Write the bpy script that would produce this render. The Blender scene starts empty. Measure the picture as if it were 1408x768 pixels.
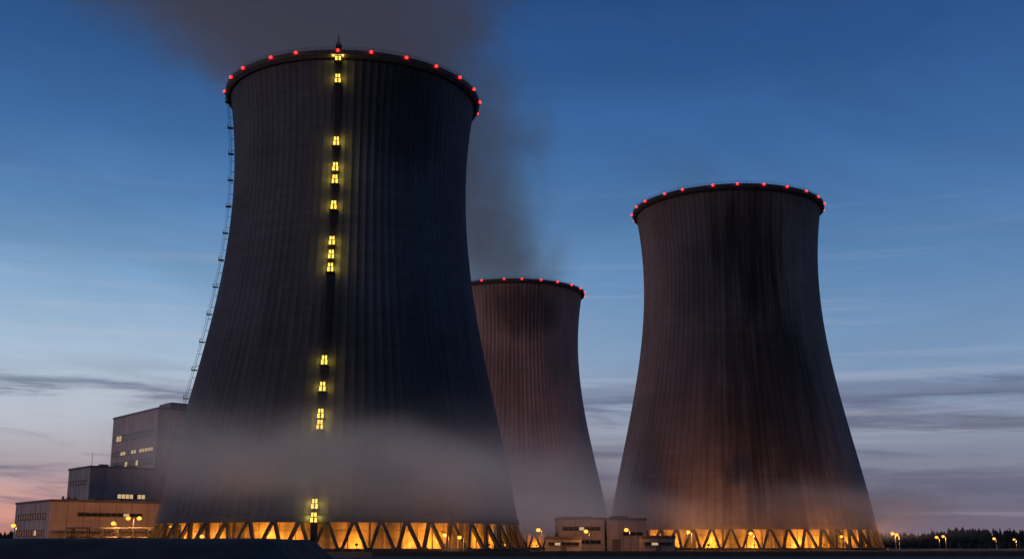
import bpy, math, random
import numpy as np
from mathutils import Vector, Matrix
random.seed(7)
scene = bpy.context.scene
scene.view_settings.view_transform = 'Standard'
scene.view_settings.look = 'None'
scene.view_settings.exposure = 0
COL = scene.collection

def srgb(r, g, b):
    f = lambda c: (c/255/12.92) if c/255 <= .04045 else ((c/255+.055)/1.055)**2.4
    return (f(r), f(g), f(b), 1)

# ---------------------------------------------------------------- node helpers
class NT:
    def __init__(s, tree):
        s.t = tree; s.n = tree.nodes; s.l = tree.links
    def node(s, typ, **kw):
        n = s.n.new(typ)
        for k, v in kw.items(): setattr(n, k, v)
        return n
    def put(s, sock, v):
        if v is None: return
        if hasattr(v, 'is_output'): s.l.new(v, sock)
        elif sock.type == 'VECTOR': sock.default_value = tuple(v)[:3]
        else: sock.default_value = v
    def m(s, op, a, b=None, c=None, clamp=False):
        n = s.node('ShaderNodeMath', operation=op); n.use_clamp = clamp
        for i, v in enumerate((a, b, c)):
            if v is not None: s.put(n.inputs[i], v)
        return n.outputs[0]
    def rng(s, v, a, b, c=0., d=1., smooth=True):
        n = s.node('ShaderNodeMapRange')
        n.interpolation_type = 'SMOOTHSTEP' if smooth else 'LINEAR'
        s.put(n.inputs[0], v)
        for i, q in enumerate((a, b, c, d)): n.inputs[i+1].default_value = q
        return n.outputs[0]
    def xyz(s, v):
        n = s.node('ShaderNodeSeparateXYZ'); s.l.new(v, n.inputs[0]); return n.outputs
    def comb(s, x, y, z):
        n = s.node('ShaderNodeCombineXYZ')
        for i, q in enumerate((x, y, z)): s.put(n.inputs[i], q)
        return n.outputs[0]
    def noise(s, vec, scale, detail=4, rough=.55, dist=0.):
        n = s.node('ShaderNodeTexNoise')
        if vec is not None: s.l.new(vec, n.inputs['Vector'])
        n.inputs['Scale'].default_value = scale
        n.inputs['Detail'].default_value = detail
        n.inputs['Roughness'].default_value = rough
        n.inputs['Distortion'].default_value = dist
        return n.outputs[0]
    def mix(s, f, a, b, blend='MIX'):
        n = s.node('ShaderNodeMix', data_type='RGBA', blend_type=blend)
        s.put(n.inputs[0], f); s.put(n.inputs[6], a); s.put(n.inputs[7], b)
        return n.outputs[2]
    def scale(s, col, f):
        n = s.node('ShaderNodeVectorMath', operation='SCALE')
        s.put(n.inputs[0], col); s.put(n.inputs[3], f); return n.outputs[0]
    def ramp(s, f, stops):
        n = s.node('ShaderNodeValToRGB'); s.l.new(f, n.inputs[0])
        e = n.color_ramp.elements
        while len(e) > 1: e.remove(e[-1])
        e[0].position = stops[0][0]; e[0].color = stops[0][1]
        for p, c in stops[1:]:
            q = e.new(p); q.color = c
        return n.outputs[0]

def new_mat(name):
    m = bpy.data.materials.new(name); m.use_nodes = True
    m.node_tree.nodes.clear()
    return m, NT(m.node_tree)

def finish(nt, col, rough=.85, metal=0., bump=None, bstr=.3, bdist=.1):
    p = nt.node('ShaderNodeBsdfPrincipled'); o = nt.node('ShaderNodeOutputMaterial')
    nt.put(p.inputs['Base Color'], col); nt.put(p.inputs['Roughness'], rough)
    p.inputs['Metallic'].default_value = metal
    if bump is not None:
        b = nt.node('ShaderNodeBump'); b.inputs['Strength'].default_value = bstr
        b.inputs['Distance'].default_value = bdist
        nt.l.new(bump, b.inputs['Height']); nt.l.new(b.outputs[0], p.inputs['Normal'])
    nt.l.new(p.outputs[0], o.inputs['Surface'])

def surf(name, col, rough=.85, metal=0., var=.25, scale=.4, streak=True):
    m, nt = new_mat(name)
    tc = nt.node('ShaderNodeTexCoord').outputs['Object']
    n1 = nt.noise(tc, scale, 4)
    x, y, z = nt.xyz(tc)
    n2 = nt.noise(nt.comb(nt.m('MULTIPLY', x, 1.2), nt.m('MULTIPLY', y, 1.2), nt.m('MULTIPLY', z, .08)), 1., 3)
    f = nt.m('ADD', nt.rng(n1, .3, .7, 1-var, 1+var), nt.rng(n2, .3, .7, -var*.5, var*.5) if streak else 0.)
    finish(nt, nt.scale(col, f), rough, metal)
    return m

def emis(name, col, strength, sampling=False):
    m, nt = new_mat(name)
    e = nt.node('ShaderNodeEmission'); e.inputs[0].default_value = (*col, 1); e.inputs[1].default_value = strength
    o = nt.node('ShaderNodeOutputMaterial'); nt.l.new(e.outputs[0], o.inputs['Surface'])
    if not sampling:
        try: m.cycles.emission_sampling = 'NONE'
        except Exception: pass
    return m

# ---------------------------------------------------------------- mesh helpers
class MB:
    def __init__(s): s.v = []; s.f = []; s.mi = []
    def box(s, x0, x1, y0, y1, z0, z1, mi=0):
        b = len(s.v)
        s.v += [(x0,y0,z0),(x1,y0,z0),(x1,y1,z0),(x0,y1,z0),(x0,y0,z1),(x1,y0,z1),(x1,y1,z1),(x0,y1,z1)]
        for q in ((0,3,2,1),(4,5,6,7),(0,1,5,4),(1,2,6,5),(2,3,7,6),(3,0,4,7)):
            s.f.append(tuple(b+i for i in q)); s.mi.append(mi)
    def beam(s, p, q, w, d=None, mi=0, w2=None, ref=(0,0,1)):
        d = d or w; p = Vector(p); q = Vector(q); t = (q-p)
        if t.length < 1e-6: return
        t.normalize(); r = Vector(ref)
        if abs(t.dot(r)) > .98: r = Vector((1,0,0))
        a = t.cross(r).normalized(); c = a.cross(t).normalized()
        b = len(s.v); k = (w2/w) if w2 else 1
        for pt, kk in ((p, 1), (q, k)):
            for i, j in ((-1,-1),(1,-1),(1,1),(-1,1)):
                s.v.append(tuple(pt + a*i*w*.5*kk + c*j*d*.5*kk))
        for qd in ((0,3,2,1),(4,5,6,7),(0,1,5,4),(1,2,6,5),(2,3,7,6),(3,0,4,7)):
            s.f.append(tuple(b+i for i in qd)); s.mi.append(mi)
    def cyl(s, p, q, r1, r2=None, n=10, mi=0):
        r2 = r1 if r2 is None else r2
        p = Vector(p); q = Vector(q); t = (q-p).normalized(); r = Vector((0,0,1))
        if abs(t.dot(r)) > .98: r = Vector((1,0,0))
        a = t.cross(r).normalized(); c = a.cross(t); b = len(s.v)
        for pt, rr in ((p, r1), (q, r2)):
            for i in range(n):
                g = 2*math.pi*i/n
                s.v.append(tuple(pt + (a*math.cos(g)+c*math.sin(g))*rr))
        for i in range(n):
            j = (i+1) % n
            s.f.append((b+i, b+j, b+n+j, b+n+i)); s.mi.append(mi)
        s.f.append(tuple(b+i for i in range(n))[::-1]); s.mi.append(mi)
        s.f.append(tuple(b+n+i for i in range(n))); s.mi.append(mi)
    def sph(s, c, r, n=10, m=6, sz=1., mi=0):
        b = len(s.v); c = Vector(c)
        for i in range(m+1):
            th = math.pi*i/m
            for j in range(n):
                g = 2*math.pi*j/n
                s.v.append((c.x+r*math.sin(th)*math.cos(g), c.y+r*math.sin(th)*math.sin(g), c.z+r*sz*math.cos(th)))
        for i in range(m):
            for j in range(n):
                k = (j+1) % n
                s.f.append((b+i*n+j, b+(i+1)*n+j, b+(i+1)*n+k, b+i*n+k)); s.mi.append(mi)
    def obj(s, name, mats, parent=None, smooth=False, loc=None):
        me = bpy.data.meshes.new(name); me.from_pydata(s.v, [], s.f); me.update()
        for m in (mats if isinstance(mats, (list, tuple)) else [mats]): me.materials.append(m)
        me.polygons.foreach_set('material_index', s.mi)
        me.polygons.foreach_set('use_smooth', [smooth]*len(s.f))
        o = bpy.data.objects.new(name, me); COL.objects.link(o)
        if parent: o.parent = parent
        if loc: o.location = loc
        return o

def empty(name, loc, rz=0.):
    e = bpy.data.objects.new(name, None); COL.objects.link(e)
    e.location = loc; e.rotation_euler = (0, 0, rz); return e

def point(name, loc, col, power, parent=None, r=.3):
    l = bpy.data.lights.new(name, 'POINT'); l.color = col; l.energy = power; l.shadow_soft_size = r
    o = bpy.data.objects.new(name, l); COL.objects.link(o); o.location = loc
    if parent: o.parent = parent
    return o

# ---------------------------------------------------------------- materials
M_steel = surf('dark_steel', (.05,.05,.055,1), .6, .4, .2)
M_galv = surf('galvanised_steel', (.2,.2,.21,1), .5, .5, .2)
M_wallconc = surf('basin_concrete', (.42,.34,.25,1), .85, 0, .35, .25)
M_leg = surf('leg_concrete', (.065,.062,.06,1), .85, 0, .2, .4)
M_rim = surf('rim_concrete', (.08,.08,.085,1), .9, 0, .2)
M_red = emis('aviation_red', (1,.012,.01), 9, True)
M_yel = emis('ladder_lamp_glow', (1,.66,.10), 2.6)
M_org = emis('sodium_lamp_glow', (1,.36,.045), 2.6)
M_win = emis('lit_window', (1,.70,.36), .6)
M_glass, nt = new_mat('dark_glass'); finish(nt, (.02,.025,.03,1), .12)
M_panelA = surf('cladding_light', (.46,.39,.40,1), .7, 0, .14, .15)
M_panelB = surf('cladding_grey', (.36,.34,.37,1), .7, 0, .14, .15)
M_trim = surf('cladding_trim', (.14,.13,.14,1), .7, 0, .1)

def shell_mat(name, base, stains, seed, k=1., gk=1., rib=.72):
    m, nt = new_mat(name)
    tc = nt.node('ShaderNodeTexCoord').outputs['Object']
    x, y, z = nt.xyz(tc)
    ang = nt.m('ARCTAN2', y, x)
    bay = nt.m('FLOOR', nt.m('MULTIPLY', ang, 108/(2*math.pi)))
    lift = nt.m('FLOOR', nt.m('DIVIDE', z, 1.6))
    wn = nt.node('ShaderNodeTexWhiteNoise', noise_dimensions='2D')
    nt.l.new(nt.comb(bay, lift, 0.), wn.inputs['Vector'])
    wl = nt.node('ShaderNodeTexWhiteNoise', noise_dimensions='1D'); nt.l.new(lift, wl.inputs['W'])
    wb = nt.node('ShaderNodeTexWhiteNoise', noise_dimensions='1D'); nt.l.new(bay, wb.inputs['W'])
    tone = nt.m('ADD', nt.rng(wn.outputs[0], 0, 1, 1-.09*gk, 1+.09*gk, False), nt.rng(wl.outputs[0], 0, 1, -.09*gk, .09*gk, False))
    tone = nt.m('ADD', tone, nt.rng(wb.outputs[0], 0, 1, -.03*k, .03*k, False))
    st = nt.noise(nt.comb(nt.m('MULTIPLY', ang, 42), nt.m('MULTIPLY', z, .022), seed), 1., 4, .6)
    st2 = nt.noise(nt.comb(nt.m('MULTIPLY', ang, 9), nt.m('MULTIPLY', z, .02), seed+5), 1., 3, .6)
    big = nt.noise(nt.comb(nt.m('MULTIPLY', ang, 2.2), nt.m('MULTIPLY', z, .03), seed+9), 1., 5, .6)
    f = nt.m('MULTIPLY', tone, nt.rng(st, .3, .7, 1-.11*k, 1+.07*k))
    f = nt.m('MULTIPLY', f, nt.rng(st2, .3, .7, 1-.10*k, 1+.07*k))
    f = nt.m('MULTIPLY', f, nt.rng(big, .3, .7, .80, 1.13))
    fr = nt.m('FRACT', nt.m('ADD', nt.m('MULTIPLY', ang, 108/(2*math.pi)), .5))
    dl = nt.m('ABSOLUTE', nt.m('SUBTRACT', fr, .5))
    f = nt.m('MULTIPLY', f, nt.rng(dl, .02, .12, rib, 1.))
    for (ac, zc, sa, sz, amt) in stains:
        a = nt.m('DIVIDE', nt.m('SUBTRACT', ang, math.radians(ac)), math.radians(sa))
        b = nt.m('DIVIDE', nt.m('SUBTRACT', z, zc), sz)
        r2 = nt.m('ADD', nt.m('MULTIPLY', a, a), nt.m('MULTIPLY', b, b))
        r2 = nt.m('ADD', r2, nt.rng(st2, .25, .75, -.55, .55))
        r2 = nt.m('ADD', r2, nt.rng(st, .25, .75, -.3, .3))
        g = nt.rng(r2, -.1, 2.1, amt, 0.)
        f = nt.m('MULTIPLY', f, nt.m('SUBTRACT', 1., g))
    edge = nt.m('ADD', z, nt.rng(st, .3, .7, -9, 9))
    f = nt.m('MULTIPLY', f, nt.rng(edge, 138, 160, 1., .7))
    finish(nt, nt.scale(base, f), .85)
    return m

# ---------------------------------------------------------------- cooling towers
PZ = [9.4,25,48,74,100,127,140,154]; PR = [59,56.1,51.1,45.8,41.75,40.6,41.3,42.9]
POLY = np.polyfit(PZ, PR, 4)
def prof(z): return float(np.polyval(POLY, z))
LADDER_Z = [156.2,149,128.2,119.6,115.4,106.7,94.8,90.2,85.9,56,47.8,39.6,36.3,13.4,9.6]

def pol(r, a, z): return (r*math.cos(a), r*math.sin(a), z)

def cooling_tower(loc, mat, ladders=False, leglights=24, power=1500, rd=.10):
    T = empty('cooling_tower', loc, math.atan2(-loc[1], -loc[0]))
    NR = 108; H = 158.
    offs = [(0.,rd),(.09,rd),(.13,0.),(.5,0.),(.87,0.),(.91,rd)]
    na = NR*len(offs)
    zs = [9.4+ (H-9.4)*i/60 for i in range(61)]
    mb = MB()
    for z in zs:
        r = prof(z)
        for k in range(NR):
            for (o, d) in offs:
                mb.v.append(pol(r+d, 2*math.pi*(k+o-.05)/NR, z))
    for i in range(len(zs)-1):
        for j in range(na):
            k = (j+1) % na
            mb.f.append((i*na+j, i*na+k, (i+1)*na+k, (i+1)*na+j)); mb.mi.append(0)
    b = len(mb.v); n2 = 144
    for z in zs[::3]:
        for k in range(n2): mb.v.append(pol(prof(z)-1.0, 2*math.pi*k/n2, z))
    nz = len(zs[::3])
    for i in range(nz-1):
        for j in range(n2):
            k = (j+1) % n2
            mb.f.append((b+i*n2+j, b+(i+1)*n2+j, b+(i+1)*n2+k, b+i*n2+k)); mb.mi.append(0)
    mb.obj('shell', mat, T, smooth=True)
    def ring(name, prof_pts, m, n=180, smooth=False):
        q = MB()
        for k in range(n):
            a = 2*math.pi*k/n
            for (r, z) in prof_pts: q.v.append(pol(r, a, z))
        P = len(prof_pts)
        for k in range(n):
            l = (k+1) % n
            for i in range(P):
                j = (i+1) % P
                q.f.append((k*P+i, l*P+i, l*P+j, k*P+j)); q.mi.append(0)
        return q.obj(name, m, T, smooth)
    rt = prof(H)
    ring('rim', [(rt-1.2,156.6),(rt+.6,155.8),(rt+1.6,156.7),(rt+1.6,158.2),(rt-1.2,158.2)], M_rim)
    r0 = prof(9.4)
    ring('ring_beam', [(r0-1.4,8.3),(r0+.55,8.3),(r0+.45,10.2),(r0-1.2,10.2)], mat)
    ring('basin_wall', [(62.6,-.3),(63.2,-.3),(63.2,1.0),(62.6,1.0)], M_leg)
    ring('fill_deck', [(2.,8.9),(58.3,8.9),(58.3,9.3),(2.,9.3)], M_leg, 90)
    q = MB(); n = 120
    for k in range(n):
        a = 2*math.pi*k/n
        q.v.append(pol(50.5, a, 0)); q.v.append(pol(50.5, a, 8.85))
    for k in range(n):
        l = (k+1) % n
        q.f.append((2*k, 2*l, 2*l+1, 2*k+1)); q.mi.append(0)
    for k in range(60):
        a = 2*math.pi*(k+.5)/60
        q.beam(pol(50.75, a, 0), pol(50.75, a, 8.8), .5, .5, ref=(math.cos(a), math.sin(a), 0))
    for zz in (2.9, 5.9):
        for k in range(n):
            q.beam(pol(50.6, 2*math.pi*k/n, zz), pol(50.6, 2*math.pi*(k+1)/n, zz), .14, .22)
    q.obj('inlet_wall', M_wallconc, T)
    q = MB(); NL = 48
    for k in range(NL):
        a = 2*math.pi*k/NL; h = math.pi/NL
        for s in (-1, 1):
            q.beam(pol(61.3, a+s*.006, .2), pol(58.6, a+s*(h-.006), 8.4), .95, 1.0, ref=(math.cos(a), math.sin(a), 0))
        q.beam(pol(61.4, a, -.2), pol(61.4, a, 1.3), 2.4, 1.8, ref=(math.cos(a), math.sin(a), 0))
    q.obj('support_legs', M_leg, T)
    q = MB(); nr = 150; rr = rt+1.3
    for k in range(nr):
        a = 2*math.pi*k/nr; a2 = 2*math.pi*(k+1)/nr
        q.beam(pol(rr, a, 158.2), pol(rr, a, 159.3), .08)
        for zz in (158.8, 159.3): q.beam(pol(rr, a, zz), pol(rr, a2, zz), .06)
    for k in range(9):
        a = 2*math.pi*k/9+.2
        q.cyl(pol(rr-.4, a, 158.2), pol(rr-.4, a, 160.6), .08, .03, 6)
    q.obj('railing', M_steel, T)
    q = MB()
    for k in range(24):
        a = 2*math.pi*(k+.42+.12*math.sin(k*3.1))/24
        q.cyl(pol(rt+1.8, a, 156.9), pol(rt+1.8, a, 157.5), .25, .25, 8, 1)
        q.sph(pol(rt+1.9, a, 157.8), .50, 10, 6, 1., 0)
    q.obj('obstruction_lights', [M_red, M_steel], T)
    q = MB()
    for k in range(leglights):
        a = 2*math.pi*(k+.3+.25*math.sin(k*2.3))/leglights
        c = pol(55.3, a, .0)
        q.cyl(c, (c[0], c[1], 1.8), .07, .07, 6, 1)
        q.beam(pol(54.9, a, 2.0), pol(55.6, a, 2.2), .8, .5, 1)
        q.sph(pol(54.7, a, 2.1), .35, 8, 5, 1., 0)
        point('inlet_floodlight', pol(54.2, a, 2.6), (1,.35,.035), power*(.6+.8*random.random()), T, .25)
    q.obj('inlet_fixtures', [M_org, M_steel], T)
    if ladders:
        def ladder(name, adeg, z0, z1, lamps, so, w, t=1.):
            q = MB(); a = math.radians(adeg)
            er = Vector((math.cos(a), math.sin(a), 0)); et = Vector((-math.sin(a), math.cos(a), 0))
            P = lambda z, d, t: er*(prof(max(9.4, min(z, 158)))+d) + et*t + Vector((0,0,z))
            step = 1.0; z = z0
            while z < z1:
                zn = min(z+step, z1)
                for s in (-1, 1):
                    q.beam(P(z,so,s*w/2), P(zn,so,s*w/2), .13*t, .13*t)
                    q.beam(P(z,so+1.0*t,s*w*.35), P(zn,so+1.0*t,s*w*.35), .08*t, .08*t)
                q.beam(P(z,so,-w/2), P(z,so,w/2), .09*t, .09*t)
                q.beam(P(z+.5,so,-w/2), P(z+.5,so,w/2), .09*t, .09*t)
                q.beam(P(z,so,-w/2), P(z,so+1.0*t,-w*.35), .07*t); q.beam(P(z,so,w/2), P(z,so+1.0*t,w*.35), .07*t)
                q.beam(P(z,so+1.0*t,-w*.35), P(z,so+1.0*t,w*.35), .07*t)
                if lamps: q.beam(P(z,.30,0), P(zn,.30,0), w*1.5, .16, ref=tuple(er))
                if int(z) % 4 == 0:
                    for s in (-1, 1): q.beam(P(z,0,s*w/2), P(z,so,s*w/2), .12*t)
                z = zn
            return q, P, er, et
        q, P, er, et = ladder('lit_ladder', -7.2, 2, 160.5, True, 1.0, 1.3)
        g = MB()
        for i, z in enumerate(LADDER_Z):
            q.beam(P(z-1.7,.9,-1.5), P(z-1.7,.9,1.5), 1.6, .12, ref=(0,0,1))
            for s in (-1.5, 1.5):
                q.beam(P(z-1.7,1.7,s), P(z-.7,1.7,s), .1)
            q.beam(P(z-.7,1.7,-1.5), P(z-.7,1.7,1.5), .08)
            for s in (-.55, .55):
                g.beam(P(z-1.3,1.5,s), P(z-.15,1.5,s), .62, .3, ref=tuple(er))
                g.beam(P(z+.2,1.5,s*.8), P(z+1.3,1.5,s*.8), .5, .3, ref=tuple(er))
            for s in (-1.05, 1.05):
                q.beam(P(z-1.4,1.5,s), P(z+1.4,1.5,s), .1)
            for s in (-1, 1):
                point('ladder_light', P(z,1.6,s*1.5), (1,.66,.08), 200*(.75+.5*random.random()), T, .2)
        q.cyl(P(158,1.2,0), P(163.5,1.2,0), .2, .1, 8)
        q.beam(P(161,1.2,-.9), P(161,1.2,.9), .16); q.beam(P(162.3,1.2,-.5), P(162.3,1.2,.5), .14)
        q.obj('lit_ladder', M_steel, T)
        g.obj('ladder_lanterns', M_yel, T)
        q, P, er, et = ladder('side_ladder', -83.5, 22, 158, False, 1.1, .9, .65)
        z = 30
        while z < 156:
            q.beam(P(z,1.2,-1.), P(z,1.2,1.), 1.9, .13, ref=(0,0,1))
            for s in (-1., 1.):
                q.beam(P(z,2.1,s), P(z+1.2,2.1,s), .1)
            q.beam(P(z+1.2,2.1,-1.), P(z+1.2,2.1,1.), .08); q.beam(P(z+1.2,.6,-1.), P(z+1.2,2.1,-1.), .08)
            z += 9.5
        q.obj('side_ladder', M_steel, T)
    return T

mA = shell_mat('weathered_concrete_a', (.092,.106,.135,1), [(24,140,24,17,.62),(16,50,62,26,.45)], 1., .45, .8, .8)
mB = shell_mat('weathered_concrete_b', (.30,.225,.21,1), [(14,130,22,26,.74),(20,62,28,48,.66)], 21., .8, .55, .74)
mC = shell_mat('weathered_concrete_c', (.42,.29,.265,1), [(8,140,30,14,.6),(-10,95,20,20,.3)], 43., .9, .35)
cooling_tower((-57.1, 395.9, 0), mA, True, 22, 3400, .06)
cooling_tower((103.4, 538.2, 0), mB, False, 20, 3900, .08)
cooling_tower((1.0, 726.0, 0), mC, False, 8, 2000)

# ---------------------------------------------------------------- ground
m, nt = new_mat('ground_soil')
tc = nt.node('ShaderNodeTexCoord').outputs['Object']
n1 = nt.noise(tc, .03, 5); n2 = nt.noise(tc, .6, 4)
c = nt.mix(nt.rng(n1, .4, .6), (.045,.045,.04,1), (.06,.07,.035,1))
finish(nt, nt.scale(c, nt.rng(n2, .3, .7, .7, 1.3)), .95)
g = MB(); g.v = [(-6000,-3000,0),(6000,-3000,0),(6000,9000,0),(-6000,9000,0)]; g.f = [(0,1,2,3)]; g.mi = [0]
g.obj('ground', m)
M_asph = surf('asphalt', (.05,.05,.052,1), .8, 0, .2, .8, False)
M_paint = surf('road_paint', (.7,.7,.68,1), .7, 0, .1)
r = MB(); r.v = [(-400,262,.004),(400,262,.004),(400,270,.004),(-400,270,.004)]; r.f = [(0,1,2,3)]; r.mi=[0]
for i in range(-60, 60):
    b = len(r.v); x = i*6.5
    r.v += [(x,265.93,.008),(x+3,265.93,.008),(x+3,266.07,.008),(x,266.07,.008)]; r.f.append((b,b+1,b+2,b+3)); r.mi.append(1)
for yy in (261.7, 270.0): r.box(-400, 400, yy, yy+.3, 0, .13, 2)
r.obj('road', [M_asph, M_paint, M_leg])

M_bank = surf('embankment_earth', (.055,.055,.05,1), .95, 0, .35, .3, False)
e = MB(); nx, ny = 240, 26
rnd = np.random.RandomState(3)
bump = np.convolve(rnd.randn(nx+1+20), np.ones(12)/12, 'same')[:nx+1]*.06
for i in range(nx+1):
    x = -170 + i*(152/nx)
    endf = min(1., max(0., (-18.6-x)/3.4)); endf = endf*endf*(3-2*endf)
    for j in range(ny+1):
        y = 98+ j*(40/ny)
        p = min(1., min((y-98)/9, (138-y)/9)); p = max(0, p); p = p*p*(3-2*p)
        e.v.append((x, y, (2.36+bump[i]+.02*rnd.randn())*p*endf - .03))
for i in range(nx):
    for j in range(ny):
        e.f.append((i*(ny+1)+j, (i+1)*(ny+1)+j, (i+1)*(ny+1)+j+1, i*(ny+1)+j+1)); e.mi.append(0)
for i in range(2600):
    x = random.uniform(-75, -22.8); y = random.uniform(108, 128); h = random.uniform(.08, .26)*(1.6 if random.random() < .06 else 1)
    b = len(e.v); dx = random.uniform(-.08,.08)
    e.v += [(x-.025,y,2.22),(x+.025,y,2.22),(x+dx,y+random.uniform(-.05,.05),2.34+h)]
    e.f.append((b,b+1,b+2)); e.mi.append(0)
e.obj('embankment', M_bank, None, True)
w = MB()
for i in range(60):
    x = -24 + i*5.
    w.box(x+.02, x+4.98, 205, 205.4, 0, .82+.02*random.random(), 0)
w.obj('retaining_wall', M_leg)

# ---------------------------------------------------------------- buildings
def window_band(q, face, a0, a1, z, h, mull=3., lit=(), fr=1):
    def bx(u0, u1, z0, z1, d0, d1, mi):
        if face == 'x': q.box(-d1, -d0, u0, u1, z0, z1, mi)
        else: q.box(u0, u1, -d1, -d0, z0, z1, mi)
    bx(a0-.2, a1+.2, z-.25, z, .01, .35, fr); bx(a0-.2, a1+.2, z+h, z+h+.25, .01, .35, fr)
    n = max(1, int((a1-a0)/mull)); s = (a1-a0)/n
    for i in range(n):
        bx(a0+i*s+.12, a0+(i+1)*s-.12, z+.003, z+h-.003, .01, .08, 3 if i in lit else 2)
        bx(a0+i*s-.1, a0+i*s+.1, z+.003, z+h-.003, .01, .22, fr)
    bx(a1-.1, a1+.1, z+.003, z+h-.003, .01, .22, fr)

def building(name, loc, L, W, H, mat, fn, rz=math.radians(38)):
    B = empty(name, loc, rz)
    q = MB(); q.box(0, L, 0, W, -.2, H)
    q.obj('walls', mat, B)
    q = MB()
    q.box(-.3, L+.3, -.3, .2, H+.003, H+.9); q.box(-.3, .2, .203, W-.203, H+.003, H+.9)
    q.box(L-.2, L+.3, .203, W-.203, H+.003, H+.9); q.box(-.3, L+.3, W-.2, W+.3, H+.003, H+.9)
    y = 6.
    while y < W-1: q.box(-.06, .0-.003, y, y+.16, .6, H-.1); y += 6.
    x = 6.
    while x < L-1: q.box(x, x+.16, -.06, -.003, .6, H-.1); x += 6.
    q.obj('roof_parapet', M_trim, B)
    q = MB(); fn(q, L, W, H)
    q.obj('windows_and_fittings', [mat, M_trim, M_glass, M_win, M_galv], B)
    return B

def f_reactor(q, L, W, H):
    window_band(q, 'x', 3, W-3, 50, 2.6, 3.2, lit=(12,13))
    window_band(q, 'x', 3, W-3, 43.2, 1.6, 3.2, lit=(0,1,2,3,4,6,7,10,11))
    window_band(q, 'x', 3, W-3, 37.5, 2.4, 3.2, lit=(5,9))
    window_band(q, 'x', 3, W-3, 31, 2.4, 3.2, lit=(2,))
    window_band(q, 'x', 3, W-3, 24, 2.4, 3.2)
    q.box(8, 18, 6, 20, H+.003, H+4.2, 1); q.box(24, 40, 10, 26, H+.003, H+6, 0)
    q.cyl((12,28,H), (12,28,H+5), .9, .9, 12, 4)
    for i in range(5): q.box(9+i*1.8, 10.2+i*1.8, 5.8, 5.99, H+1, H+3.4, 4)
    for x in (4, 22, 36): q.cyl((x,2,H), (x,2,H+4.5), .12, .05, 6, 4)
    q.box(14, 16.5, -1.6, -.02, 12, H-6, 1); q.box(30, 31, -1., -.02, 0, H-2, 4)
    window_band(q, 'y', 20, 28, 40, 1.6, 2.)
def f_aux(q, L, W, H):
    window_band(q, 'y', 12, 24, 21.2, 1.7, 1.7, lit=(0,1,2,3,5,6))
    window_band(q, 'x', 4, W-4, 27, 1.5, 3)
    q.cyl((3,8,H), (3,8,H+7), .15, .06, 6, 4)
    for i in range(3): q.box(6+i*6, 9.5+i*6, 6, 9, H+.003, H+2, 4)
def f_turbine(q, L, W, H):
    window_band(q, 'y', 10, 34, 12.5, 1.0, 2.4, lit=(7,))
    window_band(q, 'x', 5, W-5, 11.5, 1.8, 3)
    window_band(q, 'x', 5, W-5, 5.5, 1.8, 3, lit=(3,))
    for i in range(5):
        q.box(6+i*8, 10+i*8, -.25, -.02, 0, 5.0, 1)
        for k in range(6): q.box(6.1+i*8, 9.9+i*8, -.32, -.253, .5+k*.75, .56+k*.75, 4)
    q.box(2, 44, -5, -.02, 6.6, 7.1, 1)
    for i in range(8): q.cyl((3+i*5.7,-4.6,0), (3+i*5.7,-4.6,6.6), .16, .16, 8, 4)
    for i in range(4): q.box(8+i*10, 12+i*10, 8, 13, H+.003, H+1.6, 4)
    for i in range(3): q.cyl((5+i*2.2,3,H), (5+i*2.2,3,H+2.2), .4, .4, 10, 4)
building('reactor_building', (-158,520,0), 45, 57, 61.3, M_panelA, f_reactor)
building('auxiliary_building', (-175.5,490,0), 27, 28, 33.5, M_panelB, f_aux)
building('turbine_hall', (-167.4,430,0), 62, 44, 17.4, M_panelA, f_turbine)

def f_off(q, L, W, H):
    for z in (2.6, 7.4):
        window_band(q, 'y', 1.5, L-1.5, z, 1.1, 1.9, lit=((3,) if z > 5 else (0,)))
    window_band(q, 'x', 1.5, W-1.5, 5.2, 1.1, 1.9)
    for i in range(3): q.box(2+i*4, 4.4+i*4, 4, 7, H+.003, H+1.3, 4)
    q.cyl((L-2,2,H), (L-2,2,H+4), .07, .04, 6, 4)
def f_off2(q, L, W, H):
    window_band(q, 'y', 6, L-1.5, 5.6, 1.0, 1.9)
    window_band(q, 'x', 1.5, W-1.5, 5.2, 1.1, 1.9)
    q.box(2, 5, -.3, -.02, 0, 4.2, 1); q.cyl((4.5,-.3,0), (4.5,-.3,H), .12, .12, 8, 4)
    q.box(3, 9, 4, 10, H+.003, H+1.6, 4)
def f_shed(q, L, W, H):
    window_band(q, 'y', 1, L-1, 2, .9, 2.2, lit=(1,))
    q.box(L/2-1, L/2+1, -.2, -.02, 0, 1.7, 1)
building('office_building', (17.3,440,0), 17, 14, 11.2, M_panelB, f_off, math.radians(3))
building('office_building', (35.2,441,0), 15, 18, 11.0, M_panelB, f_off2, math.radians(8))
building('pump_house', (12.2,432,0), 13, 6, 4.0, M_panelB, f_shed, 0.)
building('pump_house', (46.5,428,0), 12, 7, 4.4, M_panelB, f_shed, 0.02)

q = MB()
for i in range(9):
    x = i*5.
    for y in (0, 4): q.beam((x,y,0), (x,y,7.4), .35)
    for z in (4.2, 7.2): q.beam((x,-.4,z), (x,4.4,z), .3)
    if i < 8: q.beam((x,0,4.4), (x+5,0,7.1), .12)
for k, y in enumerate((.4,1.3,2.2,3.2)):
    q.cyl((-2,y,7.75), (42,y,7.75), .32, .32, 10, 1); q.cyl((-2,y,4.65), (42,y,4.65), .22, .22, 8, 1)
q.cyl((-2,.4,7.75), (-2,.4,0), .32, .32, 10, 1)
o = q.obj('pipe_rack', [M_steel, M_galv]); o.location = (-150, 406, 0); o.rotation_euler = (0,0,math.radians(10))

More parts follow.
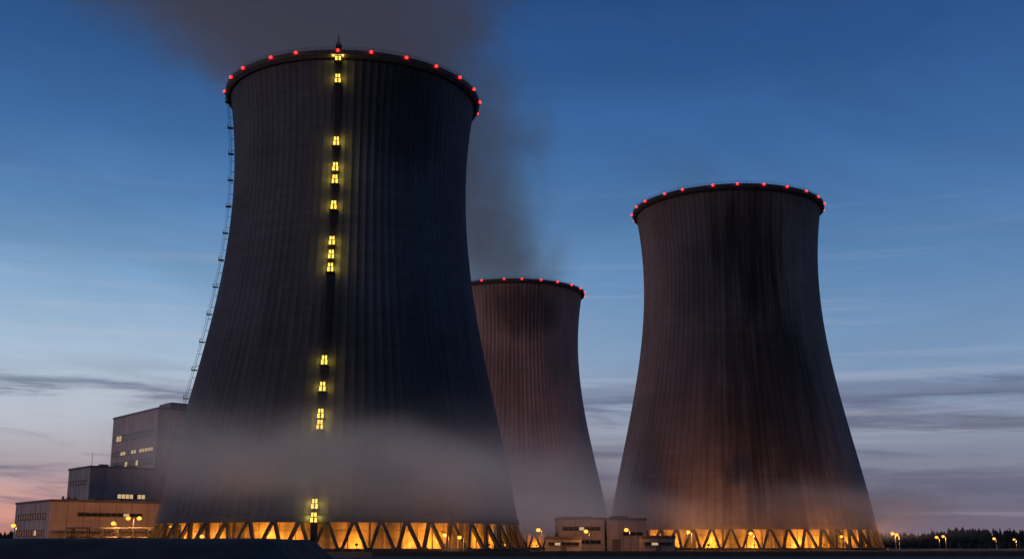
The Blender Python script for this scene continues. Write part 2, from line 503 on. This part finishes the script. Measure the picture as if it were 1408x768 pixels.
q = MB()
for i in range(150):
    x = -95 + i*2.5
    q.cyl((x,300,0), (x,300,2.2), .05, .05, 5)
    q.beam((x,300,2.2), (x,299.7,2.55), .05)
    for z in (.3, 1.2, 2.1, 2.5):
        q.beam((x,300 if z < 2.2 else 299.75,z), (x+2.5,300 if z < 2.2 else 299.75,z), .03)
q.obj('perimeter_fence', M_galv)

# ---------------------------------------------------------------- street lamps
def street_lamp(x, y, h, power, double=False, face=-1):
    S = empty('street_lamp', (x, y, 0), random.uniform(-.4, .4))
    q = MB()
    q.cyl((0,0,0), (0,0,.6), .2, .16, 10); q.cyl((0,0,.6), (0,0,h-.1), .13, .08, 10)
    for s in ((-1, 1) if double else (face,)):
        a = 1.6 if double else 1.0
        q.beam((0,0,h-.2), (s*a,0,h+.5), .1)
        q.beam((s*a*.75,0,h+.62), (s*(a+.75),0,h+.68), .5, .2, ref=(0,0,1))
    q.obj('post', M_galv, S)
    g = MB(); rr = .80 if h > 5.6 else .62
    for s in ((-1, 1) if double else (face,)):
        a = 1.6 if double else 1.0
        g.sph((s*(a+.2),0,h-.1), rr, 14, 8, .8)
        point('lamp_light', (s*(a+.2),0,h-1.1), (1,.38,.09), power/(2 if double else 1), S, .3)
    g.obj('luminaire', M_org, S, True)
LAMPS = [(-166.7,400,8.5,3000),(-134.7,405,9.3,4200),(-85.6,333,4.4,900),(-17.5,330,4.7,900),(-14,345,4.2,900),
 (10.5,420,7.3,1500),(42,425,7.4,1500),(27.8,428,6.9,800),(69,458,7,3500),(93.8,462,6.5,3500),(130.6,468,5.4,3000),
 (167.3,520,7.1,3500),(169.5,522,6.6,1500),(215,600,6.1,3500),(232.8,640,6.8,3500),(264,650,5.7,3500),(279,660,5.3,3500)]
for (x, y, h, p) in LAMPS: street_lamp(x, y, h, p)
street_lamp(-129, 405, 11, 5500, True)
street_lamp(-122, 428, 9, 3500)

def added_floodlight(x, y, aim, power, ang=75):  # unseen fixture, added to warm the lower shells and the reactor wall
    F = empty('added_floodlight', (x, y, 0))
    v = Vector(aim)-Vector((x,y,1.2))
    q = MB()
    q.box(-.5,.5,-.5,.5,0,.25); q.cyl((0,0,.25),(0,0,1.0),.08,.08,8)
    dd = v.normalized(); c = Vector((0,0,1.2))
    q.beam(c-dd*.35, c+dd*.1, .9, .7)
    q.obj('housing', M_steel, F)
    g = MB(); g.beam(c+dd*.11, c+dd*.16, .8, .6); g.obj('lens', M_org, F)
    l = bpy.data.lights.new('added_flood_beam', 'SPOT'); l.energy = power; l.color = (1,.42,.16)
    l.spot_size = math.radians(ang); l.spot_blend = 1.; l.shadow_soft_size = .4
    o = bpy.data.objects.new('added_flood_beam', l); COL.objects.link(o); o.parent = F
    o.location = c+dd*.4; o.rotation_euler = dd.to_track_quat('-Z','Y').to_euler()
added_floodlight(62, 452, (83, 490, 28), 26000)
added_floodlight(142, 455, (122, 490, 24), 15000)
added_floodlight(60, 625, (18, 675, 40), 24000)
added_floodlight(-122, 470, (-150, 526, 36), 26000)

# ---------------------------------------------------------------- distant trees
m, nt = new_mat('conifer_foliage')
tc = nt.node('ShaderNodeTexCoord').outputs['Object']
finish(nt, nt.scale((.05,.065,.04,1), nt.rng(nt.noise(tc, .3, 4), .3, .7, .6, 1.5)), .95)
M_bark = surf('bark', (.08,.06,.05,1), .95)
t = MB()
for k in range(2200):
    az = math.radians(random.uniform(-30, 30)); d = random.uniform(950, 1180)
    x, y = d*math.sin(az), d*math.cos(az)
    h = random.uniform(11.5, 15)*(1+.12*math.sin(az*37)+.08*math.sin(az*91)); rb = h*random.uniform(.2,.36)
    t.cyl((x,y,0), (x,y,h*.8), .25, .06, 4, 1)
    nt_ = 5
    for i in range(nt_):
        z0 = h*(.06+.8*i/nt_); z1 = min(h, z0+h*.28); rr = rb*(1-i/(nt_+1.5))*random.uniform(.75,1.2)
        b = len(t.v); n = 7
        ox, oy = random.uniform(-.6,.6), random.uniform(-.6,.6)
        for j in range(n):
            g_ = 2*math.pi*j/n; r_ = rr*random.uniform(.6,1.3)
            t.v.append((x+ox+r_*math.cos(g_), y+oy+r_*math.sin(g_), z0+random.uniform(-.5,.5)))
        t.v.append((x+ox*.5, y+oy*.5, z1))
        for j in range(n): t.f.append((b+j, b+(j+1)%n, b+n)); t.mi.append(0)
    for i in range(14):
        z = h*random.uniform(.05,.95); rr = rb*(1.1-z/h)*random.uniform(.5,1.3); g_ = random.uniform(0, 6.28)
        c = Vector((x+rr*math.cos(g_), y+rr*math.sin(g_), z)); b = len(t.v)
        for j in range(3): t.v.append(tuple(c+Vector((random.uniform(-1,1),random.uniform(-1,1),random.uniform(-.7,.7)))*1.0))
        t.f.append((b,b+1,b+2)); t.mi.append(0)
t.obj('tree_line', [m, M_bark])

# ---------------------------------------------------------------- mist and steam
def vol_out(nt, dens, col, absorb, em, emk):
    # droplets scatter lamp and sky light; the small glow term stands for the higher
    # scattering orders the single-scatter volume integrator leaves out
    s = nt.node('ShaderNodeVolumeScatter'); s.inputs['Color'].default_value = (*col, 1)
    s.inputs['Anisotropy'].default_value = .1; nt.l.new(dens, s.inputs['Density'])
    a = nt.node('ShaderNodeVolumeAbsorption'); a.inputs['Color'].default_value = (0,0,0,1)
    nt.l.new(nt.m('MULTIPLY', dens, absorb), a.inputs['Density'])
    a1 = nt.node('ShaderNodeAddShader'); nt.l.new(s.outputs[0], a1.inputs[0]); nt.l.new(a.outputs[0], a1.inputs[1])
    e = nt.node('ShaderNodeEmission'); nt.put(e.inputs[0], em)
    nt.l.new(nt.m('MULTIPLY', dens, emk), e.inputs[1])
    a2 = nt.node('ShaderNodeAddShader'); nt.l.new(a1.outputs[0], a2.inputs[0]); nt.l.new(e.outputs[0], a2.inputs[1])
    o = nt.node('ShaderNodeOutputMaterial'); nt.l.new(a2.outputs[0], o.inputs['Volume'])

def volbox(name, b, mat):
    q = MB(); q.box(*b); return q.obj(name, mat)

def plume(name, b, x0, y0, z0, ax, pw, r0, br, D, nb=-.75, step=1.2, seed=0.):
    m, nt = new_mat(name)
    tc = nt.node('ShaderNodeTexCoord').outputs['Object']
    x, y, z = nt.xyz(tc)
    t = nt.m('MAXIMUM', nt.m('SUBTRACT', z, z0), 0.)
    cx = nt.m('SUBTRACT', x0, nt.m('MULTIPLY', nt.m('POWER', t, pw), ax))
    r = nt.m('ADD', nt.m('MULTIPLY', t, br), r0)
    dx = nt.m('DIVIDE', nt.m('SUBTRACT', x, cx), r); dy = nt.m('DIVIDE', nt.m('SUBTRACT', y, y0), nt.m('MULTIPLY', r, .8))
    d2 = nt.m('ADD', nt.m('MULTIPLY', dx, dx), nt.m('MULTIPLY', dy, dy))
    n = nt.noise(nt.comb(nt.m('ADD', x, seed), y, z), .016, 4, .62, .7)
    f = nt.m('ADD', nt.m('SUBTRACT', 1., d2), nt.rng(n, .3, .7, nb, .55, False))
    f = nt.rng(f, .0, 1.3)
    f = nt.m('MULTIPLY', f, nt.rng(z, z0-6, z0+8))
    f = nt.m('MULTIPLY', f, nt.rng(x, b[0], b[0]+50)); f = nt.m('MULTIPLY', f, nt.rng(z, b[5]-30, b[5], 1., 0.))
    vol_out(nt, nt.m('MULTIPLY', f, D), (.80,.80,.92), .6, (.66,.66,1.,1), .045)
    try: m.cycles.volume_step_rate = step
    except Exception: pass
    return volbox(name, b, m)
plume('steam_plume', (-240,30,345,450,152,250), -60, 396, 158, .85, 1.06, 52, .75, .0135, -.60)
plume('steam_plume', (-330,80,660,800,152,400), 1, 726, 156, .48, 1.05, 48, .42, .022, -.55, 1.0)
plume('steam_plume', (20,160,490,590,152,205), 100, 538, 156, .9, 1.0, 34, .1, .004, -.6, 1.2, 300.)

def fog(name, b, zc, slope, xref, sig, D, em, emk, step=1.2):
    m, nt = new_mat(name)
    tc = nt.node('ShaderNodeTexCoord').outputs['Object']
    x, y, z = nt.xyz(tc)
    n = nt.noise(nt.comb(nt.m('MULTIPLY', x, .5), y, nt.m('MULTIPLY', z, 1.)), .03, 4, .6, .6)
    c = nt.m('ADD', nt.m('MULTIPLY', nt.m('SUBTRACT', x, xref), slope), zc)
    c = nt.m('ADD', c, nt.rng(n, .3, .7, -9, 9, False))
    q = nt.m('DIVIDE', nt.m('SUBTRACT', z, c), sig)
    g = nt.m('EXPONENT', nt.m('MULTIPLY', nt.m('MULTIPLY', q, q), -1.))
    f = nt.m('MULTIPLY', g, nt.rng(n, .3, .65, .25, 1.))
    for s, lo, hi, w in ((x, b[0], b[1], 30), (y, b[2], b[3], 18), (z, b[4], b[5], 6)):
        f = nt.m('MULTIPLY', f, nt.m('MULTIPLY', nt.rng(s, lo, lo+w), nt.rng(s, hi-w, hi, 1., 0.)))
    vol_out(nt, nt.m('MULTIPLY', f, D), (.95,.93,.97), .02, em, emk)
    try: m.cycles.volume_step_rate = step
    except Exception: pass
    return volbox(name, b, m)
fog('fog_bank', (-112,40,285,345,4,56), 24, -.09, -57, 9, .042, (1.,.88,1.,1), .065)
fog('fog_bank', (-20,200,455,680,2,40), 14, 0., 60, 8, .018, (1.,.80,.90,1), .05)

# ---------------------------------------------------------------- world
w = bpy.data.worlds.new('World'); scene.world = w; w.use_nodes = True
w.node_tree.nodes.clear(); nt = NT(w.node_tree)
tc = nt.node('ShaderNodeTexCoord').outputs['Generated']
x, y, z = nt.xyz(tc)
fac = nt.m('MULTIPLY', z, 2., clamp=True)
ps = [0,.06,.12,.184,.3,.43,.55,.66,.78,.89,1]
Lc = [(200,122,98),(208,152,140),(172,155,164),(182,184,194),(168,189,210),(124,162,200),(87,131,180),(63,107,160),(47,88,142),(37,72,122),(29,57,102)]
Rc = [(116,100,116),(114,108,130),(128,130,150),(140,150,172),(122,150,185),(96,135,179),(75,117,166),(58,102,157),(46,88,144),(37,74,128),(31,62,113)]
cl = nt.ramp(fac, [(p, srgb(*c)) for p, c in zip(ps, Lc)])
cr = nt.ramp(fac, [(p, srgb(*c)) for p, c in zip(ps, Rc)])
az = nt.m('ARCTAN2', x, y)
sky = nt.mix(nt.rng(az, -.38, .3), cl, cr)
wob = nt.m('ADD', nt.m('MULTIPLY', z, 38.), nt.m('MULTIPLY', az, 1.5))
nz = nt.noise(nt.comb(nt.m('MULTIPLY', az, 3.4), wob, 3.1), 1., 7, .62, .7)
nz2 = nt.noise(nt.comb(nt.m('MULTIPLY', az, 2.), nt.m('MULTIPLY', z, 70.), 8.), 1., 6, .6, .5)
mask = nt.m('MULTIPLY', nt.rng(z, .0, .03), nt.rng(z, .09, .17, 1., 0.))
dark = nt.m('MULTIPLY', nt.rng(nz, .43, .62), mask)
sky = nt.mix(nt.m('MULTIPLY', dark, .75), sky, srgb(96,97,122))
bar = nt.m('SUBTRACT', nt.m('ADD', z, nt.rng(nz, .3, .7, -.010, .010)), .122)
bar = nt.m('EXPONENT', nt.m('MULTIPLY', nt.m('MULTIPLY', bar, bar), -36000.))
sky = nt.mix(nt.m('MULTIPLY', bar, nt.rng(nz2, .35, .6, .35, .8)), sky, srgb(88,98,126))
lite = nt.m('MULTIPLY', nt.rng(nz2, .5, .72), nt.rng(z, .08, .34, 1., 0.))
sky = nt.mix(nt.m('MULTIPLY', lite, .3), sky, srgb(196,192,200))
nz3 = nt.noise(nt.comb(nt.m('MULTIPLY', az, 2.), nt.m('MULTIPLY', z, 7.), 2.), 1., 6, .62, .6)
sky = nt.scale(sky, nt.rng(nz3, .3, .7, .90, 1.08))
sky = nt.scale(sky, nt.rng(y, -.5, .6, .45, 1.))
st = nt.node('ShaderNodeTexSky'); st.sky_type = 'NISHITA'; st.sun_disc = False
st.sun_elevation = math.radians(5.0); st.sun_rotation = math.radians(-120)
add = nt.node('ShaderNodeVectorMath', operation='ADD')
nt.l.new(sky, add.inputs[0]); nt.l.new(nt.scale(st.outputs[0], .002), add.inputs[1])
bg = nt.node('ShaderNodeBackground'); nt.l.new(add.outputs[0], bg.inputs[0]); bg.inputs[1].default_value = 1.
o = nt.node('ShaderNodeOutputWorld'); nt.l.new(bg.outputs[0], o.inputs[0])

sl = bpy.data.lights.new('sun', 'SUN'); sl.energy = .32; sl.angle = math.radians(14); sl.color = (1,.62,.54)
so = bpy.data.objects.new('sun', sl); COL.objects.link(so)
d = Vector((.86, .5, -.09))
so.rotation_euler = d.to_track_quat('-Z', 'Y').to_euler()

# ---------------------------------------------------------------- camera
cd = bpy.data.cameras.new('camera'); cd.sensor_width = 36; cd.lens = 40.91; cd.clip_end = 20000; cd.clip_start = .1
co = bpy.data.objects.new('camera', cd); COL.objects.link(co)
co.location = (0, 0, 1.7); co.rotation_euler = (math.radians(90+12.884), 0, 0)
scene.camera = co
